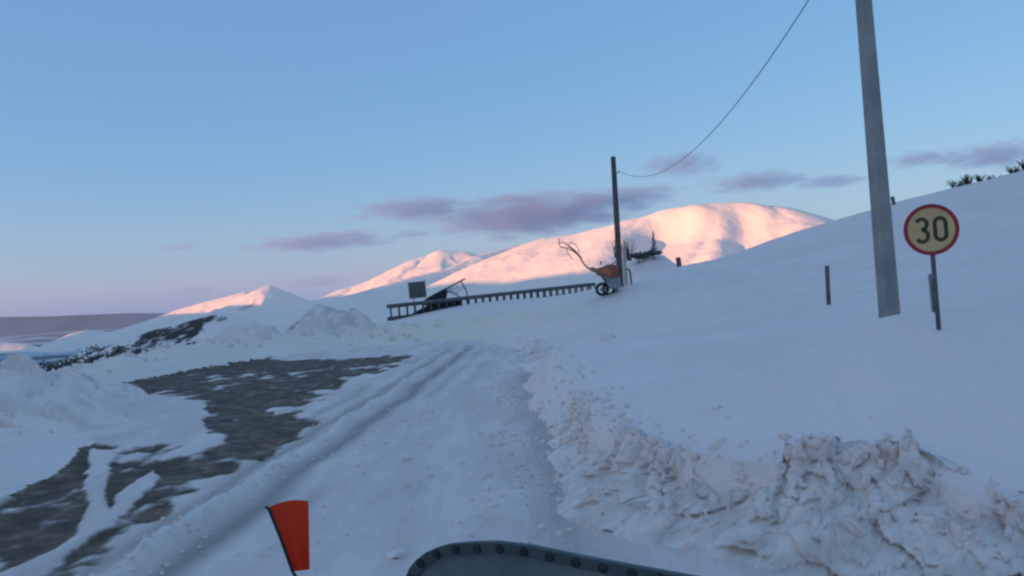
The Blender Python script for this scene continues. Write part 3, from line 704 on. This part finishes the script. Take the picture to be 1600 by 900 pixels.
# dark square board on a post
c = at(652, 453, 54); g = Vector((c.x, c.y, ground_z(c.x, c.y)))
root = tag(empty('square_board', g), 'dark square board on a post behind the left end of the railing', 'sign board')
MB().box((0, 0, c.z - g.z), (1.05, .05, 1.0), Matrix.Rotation(R(-3), 4, 'Y'), .01).build('board', M_STEEL, root)
MB().tube([(-.25, .05, -.4), (-.25, .05, c.z - g.z + .4)], .035, 8).build('post', M_GREYST, root)
# tilted ramp
g = at(680, 480, 56); g.z = ground_z(g.x, g.y)
root = tag(empty('tilted_ramp', g), 'dark tilted ramp with a thin beam rising over the lattice railing', 'ramp')
q = lambda x, y: at(x, y, 56) - g
MB().prism([q(654, 476), q(668, 465), q(696, 450), q(699, 455), q(696, 470), q(688, 480)], Vector((0, .5, 0))).build('ramp_panel', M_BLACK, root)
MB().tube([q(694, 453), q(727, 435)], .05, 6).build('beam', M_STEEL, root)
MB().tube([q(720, 439), q(730, 458), q(729, 474)], .04, 6).build('strut', M_STEEL, root)
MB().tube([q(697, 454), q(712, 459), q(720, 466), q(722, 476)], .04, 6).build('strut', M_STEEL, root)
MB().tube([q(694, 470), q(710, 480)], .05, 6).build('foot', M_STEEL, root)

# ------------------------------------------------------------------ orange wheeled machine beside the far pole
g = at(941, 460, 44); g.z = ground_z(g.x, g.y)
root = tag(empty('wheeled_machine', g), 'orange wheeled farm machine with thin raised arm left of the far pole', 'farm machine')
q = lambda x, y, dy=0: at(x, y, 44 + dy) - g
dz0 = g.z - at(941, 460, 44).z
bd = MB(); bd.prism([q(933, 430, -.3), q(934, 419, -.3), q(944, 418, -.3), q(948, 413, -.3), q(966, 414, -.3), q(968, 433, -.3), q(950, 434, -.3)], Vector((0, .6, 0)))
bmesh.ops.bevel(bd.bm, geom=bd.bm.edges[:], offset=.05, segments=2, affect='EDGES'); bd.build('body', M_ORANGE, root, True)
MB().box(q(958, 441, .15), (.72, .5, .62), Matrix.Rotation(R(-3), 4, 'Y'), .05).build('chassis', M_GREYST, root)
MB().box(q(929, 422, .05), (.42, .4, .22), Matrix.Rotation(R(22), 4, 'Y'), .04).build('chute', M_HOSE, root)
MB().tube([q(940, 414), q(938, 408)], .04, 6).build('stack', M_STEEL, root); MB().tube([q(955, 414), q(962, 409), q(968, 412)], .03, 6).build('handle', M_STEEL, root)
MB().tube([q(940, 430), q(946, 440), q(941, 452)], .06, 8).build('leg', M_STEEL, root)
MB().tube([q(960, 430), q(963, 445), q(964, 456)], .05, 8).build('leg', M_STEEL, root)
MB().tube([q(930, 424), q(966, 452)], .03, 6).build('brace', M_STEEL, root)
wc = q(941, 452, -.15); wh = MB(); segs = 24
pts = [wc + Vector((math.cos(2 * math.pi * k / segs), 0, math.sin(2 * math.pi * k / segs))) * .27 for k in range(segs + 1)]
wheel = wh.tube(pts, .075, 8, False).build('wheel', M_BLACK, root, True)
MB().tube([wc + Vector((0, -.05, 0)), wc + Vector((0, .1, 0))], .09, 12).build('hub', M_STEEL, wheel)
wc2 = q(951, 452, .45)
MB().tube([wc2 + Vector((math.cos(2 * math.pi * k / segs), 0, math.sin(2 * math.pi * k / segs))) * .27 for k in range(segs + 1)], .075, 8, False).build('wheel', M_BLACK, root, True)
MB().tube([wc, wc2], .04, 8).build('axle', M_STEEL, root)
MB().tube([q(928, 424), q(918, 418), q(911, 411), q(907, 402), q(898, 392), q(888, 384)], [.05, .045, .035, .05, .06, .035], 8).build('arm', M_HOSE, root, True)
MB().tube([q(907, 403), q(898, 394), q(886, 388), q(876, 386), q(873, 381), q(880, 378), q(890, 385), q(900, 396)], .028, 6).build('hose', M_HOSE, root, True)
MB().tube([q(888, 382), q(893, 378), q(900, 383), q(906, 394)], .022, 6).build('hose', M_HOSE, root, True)
MB().tube([q(884, 389), q(889, 398), q(895, 405)], .02, 6).build('hose', M_HOSE, root, True)
MB().tube([q(873, 381), q(874, 373)], .025, 6).build('hose', M_HOSE, root, True)

# ------------------------------------------------------------------ shrubs
M_TWIG = m_plain('twigs', (.035, .035, .032), (.06, .055, .05), 5, .9)
M_TWIGB = m_plain('brown_twigs', (.10, .075, .055), (.15, .11, .08), 5, .9)
M_EVER = m_plain('dark_evergreen', (.11, .105, .10), (.18, .165, .15), 5, .9)
def twig_shrub(name, base, h, spread, n, mat, label, group, seed):
    rnd = random.Random(seed); root = tag(empty(name, base), label, 'shrub', group)
    st = MB(); tw = MB()
    for i in range(n):
        a = rnd.uniform(0, 6.28); r = rnd.random()**.6 * spread; hh_ = h * rnd.uniform(.55, 1)
        p0 = Vector((rnd.uniform(-.3, .3) * spread, rnd.uniform(-.3, .3) * spread, -.15)); p2 = Vector((math.cos(a) * r, math.sin(a) * r * .6, hh_)); p1 = p0.lerp(p2, .5) + Vector((rnd.uniform(-.1, .1), 0, .1 * h))
        st.tube([p0, p1, p2], [.035, .025, .010], 4)
        for j in range(7):
            t = rnd.uniform(.25, 1); s = p0.lerp(p2, t); e = s + Vector((rnd.uniform(-.3, .3), rnd.uniform(-.2, .2), rnd.uniform(.05, .35))) * h * .55
            tw.tube([s, e], [.014, .006], 3)
    tag(st.build('stems', mat, root), kind='stuff'); tag(tw.build('twigs', mat, root), kind='stuff'); return root
def leafy(name, base, rx, rz, n, mat, label, cat, group, seed, cone=False):
    rnd = random.Random(seed); root = tag(empty(name, base), label, cat, group)
    MB().tube([(0, 0, -.5), (0, 0, rz * (1.6 if cone else .6))], [.06, .02], 6).build('trunk', M_TWIG, root)
    m = MB()
    for i in range(n):
        if cone:
            t = rnd.random()**1.3; rr = rx * (1 - t) * math.sqrt(rnd.random()); a = rnd.uniform(0, 6.28); c = Vector((rr * math.cos(a), rr * math.sin(a), .15 * rz + t * 1.8 * rz))
        else:
            v = Vector((rnd.gauss(0, 1), rnd.gauss(0, 1), rnd.gauss(0, 1))).normalized() * rnd.random()**.4
            k = 1 + .25 * math.sin(3 * v.x + seed) ; c = Vector((v.x * rx * k, v.y * rx * .7, rz * (.9 + v.z * k)))
        s = rnd.uniform(.09, .2) * min(rx, 1)
        ax = Vector((rnd.gauss(0, 1), rnd.gauss(0, 1), rnd.gauss(0, 1))).normalized(); bx = ax.orthogonal().normalized() * s
        m.bm.faces.new([m.bm.verts.new(c + ax * s * 1.6), m.bm.verts.new(c + bx), m.bm.verts.new(c - ax * s * 1.6), m.bm.verts.new(c - bx)])
    m.build('crown', mat, root); return root
SK = 'bare shrubs on the right skyline'
for k, (px, py, h, sp, n, lab) in enumerate([(1497, 295, .75, .7, 16, 'bare dark shrub at the left end of the skyline row, right above the sign'),
        (1512, 291, 1.0, .5, 18, 'tallest dark bare shrub on the right skyline'), (1532, 287, .75, .4, 12, 'narrow bare shrub just right of the tallest skyline one'),
        (1552, 281, .45, .8, 12, 'low bare shrub in the middle of the right skyline'), (1585, 274, .75, .6, 16, 'bare shrub near the right edge of the picture on the skyline'), (1604, 268, .95, .6, 16, 'bare shrub cut by the right edge on the skyline')]):
    b = at(px, py, 60); b.z = ground_z(b.x, b.y) - .05; twig_shrub('bare_shrub', b, h * .75, sp * 1.2, n + 8, M_TWIG, lab, SK, 40 + k)
for k, (px, py, h, sp, n, lab) in enumerate([(982, 405, 1.9, .9, 20, 'bare brown bush whose twigs show right behind the far pole'), (962, 400, 1.7, .5, 9, 'thin bare brown bush showing left of the far pole')]):
    b = at(px, py, 84); twig_shrub('bare_shrub', b, h, sp, n, M_TWIGB, lab, 'brown bushes behind the far pole', 60 + k)
for px, py, rx, rz, lab in ((998, 404, .8, .30, 'dark oval evergreen bush on the knoll, nearer the far pole'), (1022, 399, .7, .28, 'dark oval evergreen bush on the knoll, right one of the pair')):
    b = at(px, py, 84); leafy('evergreen_bush', b, rx, rz, 260, M_EVER, lab, 'bush', 'oval bushes on the knoll', int(px))
b = at(1022, 392, 86); leafy('small_conifer', b, .40, .95, 160, M_EVER, 'slender dark conifer above the oval bushes right of the far pole', 'tree', None, 5, True)
def scrub():
    """dark wooded scrub in the valley beyond the berm: one mass"""
    m = MB(); rnd = random.Random(3)
    def clump(c, r, n):
        for i in range(n):
            v = Vector((rnd.gauss(0, 1), rnd.gauss(0, 1), rnd.gauss(0, .7))) * r * .5 + c; s = rnd.uniform(.12, .3) * r
            ax = Vector((rnd.gauss(0, 1), rnd.gauss(0, 1), rnd.gauss(0, 1))).normalized(); bx = ax.orthogonal().normalized() * s * .6
            m.bm.faces.new([m.bm.verts.new(v + ax * s), m.bm.verts.new(v + bx), m.bm.verts.new(v - ax * s), m.bm.verts.new(v - bx)])
    band = [(-40, 622), (0, 606), (40, 596), (80, 582), (120, 570), (160, 562), (200, 556), (240, 545)]
    for i in range(130):
        t = rnd.random() * (len(band) - 1.001); k = int(t); a, b = band[k], band[k + 1]; f = t - k
        px, py = a[0] + (b[0] - a[0]) * f, a[1] + (b[1] - a[1]) * f
        clump(at(px, py + rnd.uniform(-12, 16) * (.6 + .4 * f), 130), rnd.uniform(.7, 1.3), 40)
    for i in range(28):
        px = rnd.uniform(205, 358); py = 541 - (px - 205) * .27 + rnd.gauss(0, 8)
        clump(at(px, py, 133), rnd.uniform(.3, .8), 30)
    for px, py in ((30, 580), (45, 575), (140, 548), (150, 545), (70, 570)):
        clump(at(px, py, 150), 1.2, 30)
    tag(m.build('scrub', M_EVER), 'dark scrub and trees in the shaded valley beyond the left berm', 'scrub', kind='stuff')
scrub()
def gully_side():
    pts = [at(p[0], p[1], 135) for p in ((-300, 680), (-60, 628), (0, 608), (120, 556), (240, 515), (330, 492), (360, 490), (420, 505), (600, 540))]
    xs = np.linspace(pts[0].x, pts[-1].x, 120); ys = np.linspace(105, 190, 60); X, Y = np.meshgrid(xs, ys)
    top = np.interp(X, [p.x for p in pts], [p.z for p in pts])
    Z = top - np.where(Y < 135, .42, .25) * np.abs(Y - 135) + 1.0 * fbm(X / 9, Y / 9, oct=4, seed=73) * smooth(0, 15, np.abs(Y - 135))
    xa, xb, xc = at(-60, 600, 135).x, at(215, 530, 135).x, at(362, 500, 135).x
    rk = .58 * smooth(xb - 3, xb + 3, X) * (1 - smooth(xc - 4, xc + 1, X)) + .42 * smooth(xa, xa + 6, X) * (1 - smooth(xb - 4, xb + 1, X))
    m = NT('rocky_snow'); n = m.math('ADD', m.attr('rock'), m.math('MULTIPLY', m.math('SUBTRACT', m.noise(.22, 8, .68), .5), 1.8))
    m.color(m.mix(m.step(n, .42, .62), SNOW, m.mix(m.noise(1.2, 5), (.03, .03, .03), (.10, .085, .075)))); m.rough(.85, .15); m.bump(m.noise(.9, 6, .65), .6, .5)
    o = link('gully_slope', np_mesh('gully_slope', np.stack([X, Y, Z], -1).reshape(-1, 3), grid_faces(60, 120), True, {'rock': rk.ravel()}), m.m); o['kind'] = 'structure'
gully_side()

# ------------------------------------------------------------------ snow plough in front of us and its marker flag
p_l = Vector((-.62, 4.95, 0)); p_r = Vector((2.3, 3.05, 0)); along = (p_r - p_l).normalized(); nrm = Vector((-along.y, along.x, 0))
if nrm.y > 0: nrm = -nrm           # towards the cab
edge_px = [(631, 905), (640, 887), (652, 874), (668, 862), (684, 855), (702, 850), (740, 846), (778, 845), (830, 851), (900, 866), (960, 878), (1020, 889), (1085, 901), (1200, 922), (1350, 950)]
edge = [on_plane(x, y, p_l, nrm) for x, y in edge_px]
def uvz(p): d = p - p_l; return (d.dot(along), d.z)
E2 = [uvz(p) for p in edge]
uR = E2[-1][0] + .25
outl = [(-1.05, .08), (-1.05, .72), (E2[0][0] - .22, .80), (E2[0][0] - .05, E2[0][1] - .1)] + E2 + [(uR, E2[-1][1] - .02), (uR, .08)]
M_PL = m_plain('plough_paint', (.10, .125, .13), (.14, .165, .165), 4, .5, spec=.4, bump=.15)
M_RIM = m_plain('plough_rubber', (.05, .065, .07), (.07, .085, .085), 8, .6)
root = tag(empty('snow_plough', (p_l + p_r) / 2), 'dark blue-green snow plough blade with bolted rubber edge at the bottom', 'snow plough')
org = root.location
def pp(u, z, d=0): return p_l + along * u + Vector((0, 0, z)) + nrm * (d - .08 + .08 * max(0, z - .15)**2) - org
MB().prism([pp(u, z) for u, z in outl], nrm * -.02).build('moldboard', M_PL, root)
inner = []
for i, (u, z) in enumerate(E2):
    a = Vector(E2[max(i - 1, 0)]); b = Vector(E2[min(i + 1, len(E2) - 1)]); t = (b - a).normalized(); nn = Vector((t.y, -t.x)); inner.append((u + nn.x * .062, z + nn.y * .062))
rim = MB()
for i in range(len(E2) - 1):
    qd = [E2[i], E2[i+1], inner[i+1], inner[i]]
    a = [rim.bm.verts.new(pp(*x, .028)) for x in qd]; b = [rim.bm.verts.new(pp(*x, .003)) for x in qd]
    rim.bm.faces.new(a); rim.bm.faces.new(b[::-1])
    for k in range(4): rim.bm.faces.new((a[k], b[k], b[(k+1) % 4], a[(k+1) % 4]))
bmesh.ops.remove_doubles(rim.bm, verts=rim.bm.verts, dist=.0005)
rim.build('rubber_edge', M_RIM, root)
Ls = [0]
for a, b in zip(E2[:-1], E2[1:]): Ls.append(Ls[-1] + (Vector(b) - Vector(a)).length)
sarr = .03
while sarr < Ls[-1]:
    mid = [((a[0] + b[0]) / 2, (a[1] + b[1]) / 2) for a, b in zip(E2, inner)]
    u = float(np.interp(sarr, Ls, [x[0] for x in mid])); z = float(np.interp(sarr, Ls, [x[1] for x in mid]))
    MB().tube([pp(u, z, .026), pp(u, z, .038), pp(u, z, .042)], [.024, .024, .018], 10).build('bolt', M_BLACK, root); sarr += .15
for u in (-.7, .1, .8, 1.5):
    MB().prism([pp(u, .1, .002), pp(u, .62, .002), pp(u, .55, .12), pp(u, .1, .22)], along * .02).build('rib', M_PL, root)
MB().prism([pp(-1.07, .0), pp(-1.07, .12), pp(uR + .02, .12), pp(uR + .02, .0)], nrm * .022).build('cutting_edge', M_STEEL, root)
# marker flag
Yf = 4.9
fq = lambda x, y, dy=0: at(x, y, Yf + dy)
fb_ = fq(462, 897); gnd = Vector((fb_.x + .03, fb_.y, .72))
root = tag(empty('marker_flag', gnd), 'orange plastic marker flag on a thin black rod left of the plough', 'marker flag')
f3 = lambda x, y, dy=0: fq(x, y, dy) - gnd
MB().tube([Vector((0, 0, -.1)), f3(465, 905), f3(457, 893), f3(440, 845), f3(420, 795), f3(415, 792)], .009, 8).build('rod', M_BLACK, root, True)
M_FLAG = NT('orange_plastic'); M_FLAG.color(M_FLAG.mix(M_FLAG.noise(6), (.80, .065, .018), (.88, .10, .03))); M_FLAG.rough(.45, .4)
fl = MB(); nu, nv_ = 12, 16
Lp = [(420, 792), (440, 843), (458, 893)]; grid_ = []
for j in range(nv_ + 1):
    v = j / nv_; lx = np.interp(v, [0, .5, 1], [421, 440, 459]); ly = np.interp(v, [0, .5, 1], [792, 843, 893]); rx_ = np.interp(v, [0, 1], [482, 484]); ry_ = np.interp(v, [0, 1], [783, 890])
    row = []
    for i in range(nu + 1):
        u = i / nu; x = lx + (rx_ - lx) * u; y = ly + (ry_ - ly) * u - 5.5 * math.sin(u * math.pi) * (1 - v)
        row.append(fl.bm.verts.new(f3(x, y, .05 * math.sin(u * math.pi))))
    grid_.append(row)
for j in range(nv_):
    for i in range(nu): fl.bm.faces.new((grid_[j][i], grid_[j][i+1], grid_[j+1][i+1], grid_[j+1][i]))
bmesh.ops.solidify(fl.bm, geom=fl.bm.faces[:], thickness=.003)
fl.build('flag', M_FLAG.m, root, True)

# ------------------------------------------------------------------ clouds
def cloud_mat():
    m = bpy.data.materials.new('cloud'); m.use_nodes = True; t = m.node_tree
    t.nodes.remove(t.nodes['Principled BSDF']); out = t.nodes['Material Output']
    pv = t.nodes.new('ShaderNodeVolumePrincipled'); pv.inputs['Color'].default_value = (.66, .70, .84, 1); pv.inputs['Anisotropy'].default_value = 0.5
    tc = t.nodes.new('ShaderNodeTexCoord')
    ln = t.nodes.new('ShaderNodeVectorMath'); ln.operation = 'LENGTH'; t.links.new(tc.outputs['Object'], ln.inputs[0])
    oi = t.nodes.new('ShaderNodeObjectInfo')
    ad = t.nodes.new('ShaderNodeVectorMath'); ad.operation = 'ADD'; t.links.new(tc.outputs['Object'], ad.inputs[0]); t.links.new(oi.outputs['Location'], ad.inputs[1])
    mp = t.nodes.new('ShaderNodeMapping'); mp.inputs['Scale'].default_value = (4.2, 1.6, 2.2); t.links.new(ad.outputs[0], mp.inputs[0])
    nz = t.nodes.new('ShaderNodeTexNoise'); nz.inputs['Scale'].default_value = 1.0; nz.inputs['Detail'].default_value = 5; nz.inputs['Roughness'].default_value = .55; t.links.new(mp.outputs[0], nz.inputs['Vector'])
    fa = t.nodes.new('ShaderNodeMapRange'); fa.inputs['From Min'].default_value = 1.0; fa.inputs['From Max'].default_value = 0.0; fa.inputs['To Min'].default_value = 0; fa.inputs['To Max'].default_value = 1.2; t.links.new(ln.outputs['Value'], fa.inputs['Value'])
    s1 = t.nodes.new('ShaderNodeMath'); s1.operation = 'ADD'; s0 = t.nodes.new('ShaderNodeMath'); s0.operation = 'MULTIPLY_ADD'; s0.inputs[1].default_value = 2.0; s0.inputs[2].default_value = -.5; t.links.new(nz.outputs['Fac'], s0.inputs[0]); t.links.new(s0.outputs[0], s1.inputs[0]); t.links.new(fa.outputs[0], s1.inputs[1])
    s2 = t.nodes.new('ShaderNodeMapRange'); s2.interpolation_type = 'SMOOTHSTEP'; s2.inputs['From Min'].default_value = .60; s2.inputs['From Max'].default_value = 1.5; s2.inputs['To Max'].default_value = .0021; t.links.new(s1.outputs[0], s2.inputs['Value'])
    t.links.new(s2.outputs[0], pv.inputs['Density']); t.links.new(pv.outputs[0], out.inputs['Volume'])
    return m
MC = cloud_mat()
CY = 16000
b = bmesh.new(); bmesh.ops.create_icosphere(b, subdivisions=3, radius=1); CM = bpy.data.meshes.new('cloud'); b.to_mesh(CM); b.free(); CM.materials.append(MC)
for px, py, wpx, hpx, lab in ((650, 326, 95, 18, 'small grey-purple cloud with pink top left of the wide cloud band'), (800, 312, 48, 11, 'thin pinkish wisp above the wide cloud band'),
        (835, 336, 175, 30, 'wide grey-purple cloud band behind the far pole'), (985, 305, 78, 15, 'pinkish cloud tail right of the far pole'), (1065, 257, 62, 20, 'pink cloud crossed by the overhead cable'), (1185, 284, 80, 16, 'pink and grey cloud above the lit mountain top'),
        (1300, 284, 60, 10, 'thin grey cloud streak left of the concrete pole'), (1560, 243, 80, 22, 'pinkish cloud above the skyline shrubs at right'), (1440, 248, 60, 13, 'faint grey cloud wisp right of the concrete pole'),
        (500, 378, 110, 15, 'long faint grey cloud left of the lit ridge'), (300, 455, 45, 9, 'small dark grey cloud low over the left peaks'), (495, 441, 55, 10, 'grey cloud lens just above the small pink pyramid peak'),
        (790, 372, 34, 7, 'tiny dark cloud touching the ridge below the wide band'), (275, 386, 34, 7, 'faintest small cloud far left in the open sky'), (645, 366, 34, 7, 'small grey cloud under the pink-topped one')):
    o = bpy.data.objects.new('cloud', CM); COL.objects.link(o); o.location = at(px, py, CY)
    k = CY / FPX; o.scale = (wpx * k * 1.35, wpx * k * .8, hpx * k * 1.3); o.rotation_euler = (0, ROLL * -.4, 0)
    tag(o, lab, 'cloud', 'clouds low in the sky')

# ------------------------------------------------------------------ haze in the valley air
hz = MB(); hz.box((0, 3500, 0), (28000, 21000, 1)); hb = hz.build('haze', None)
hb.location = (0, 0, 0)
for v in hb.data.vertices: v.co.z = 330 if v.co.z > 0 else -360
hb['kind'] = 'stuff'
hm_ = bpy.data.materials.new('haze'); hm_.use_nodes = True; t = hm_.node_tree; t.nodes.remove(t.nodes['Principled BSDF'])
pv = t.nodes.new('ShaderNodeVolumePrincipled'); pv.inputs['Color'].default_value = (.80, .86, .97, 1); pv.inputs['Density'].default_value = .000035; pv.inputs['Anisotropy'].default_value = .3
t.links.new(pv.outputs[0], t.nodes['Material Output'].inputs['Volume']); hb.data.materials.append(hm_)
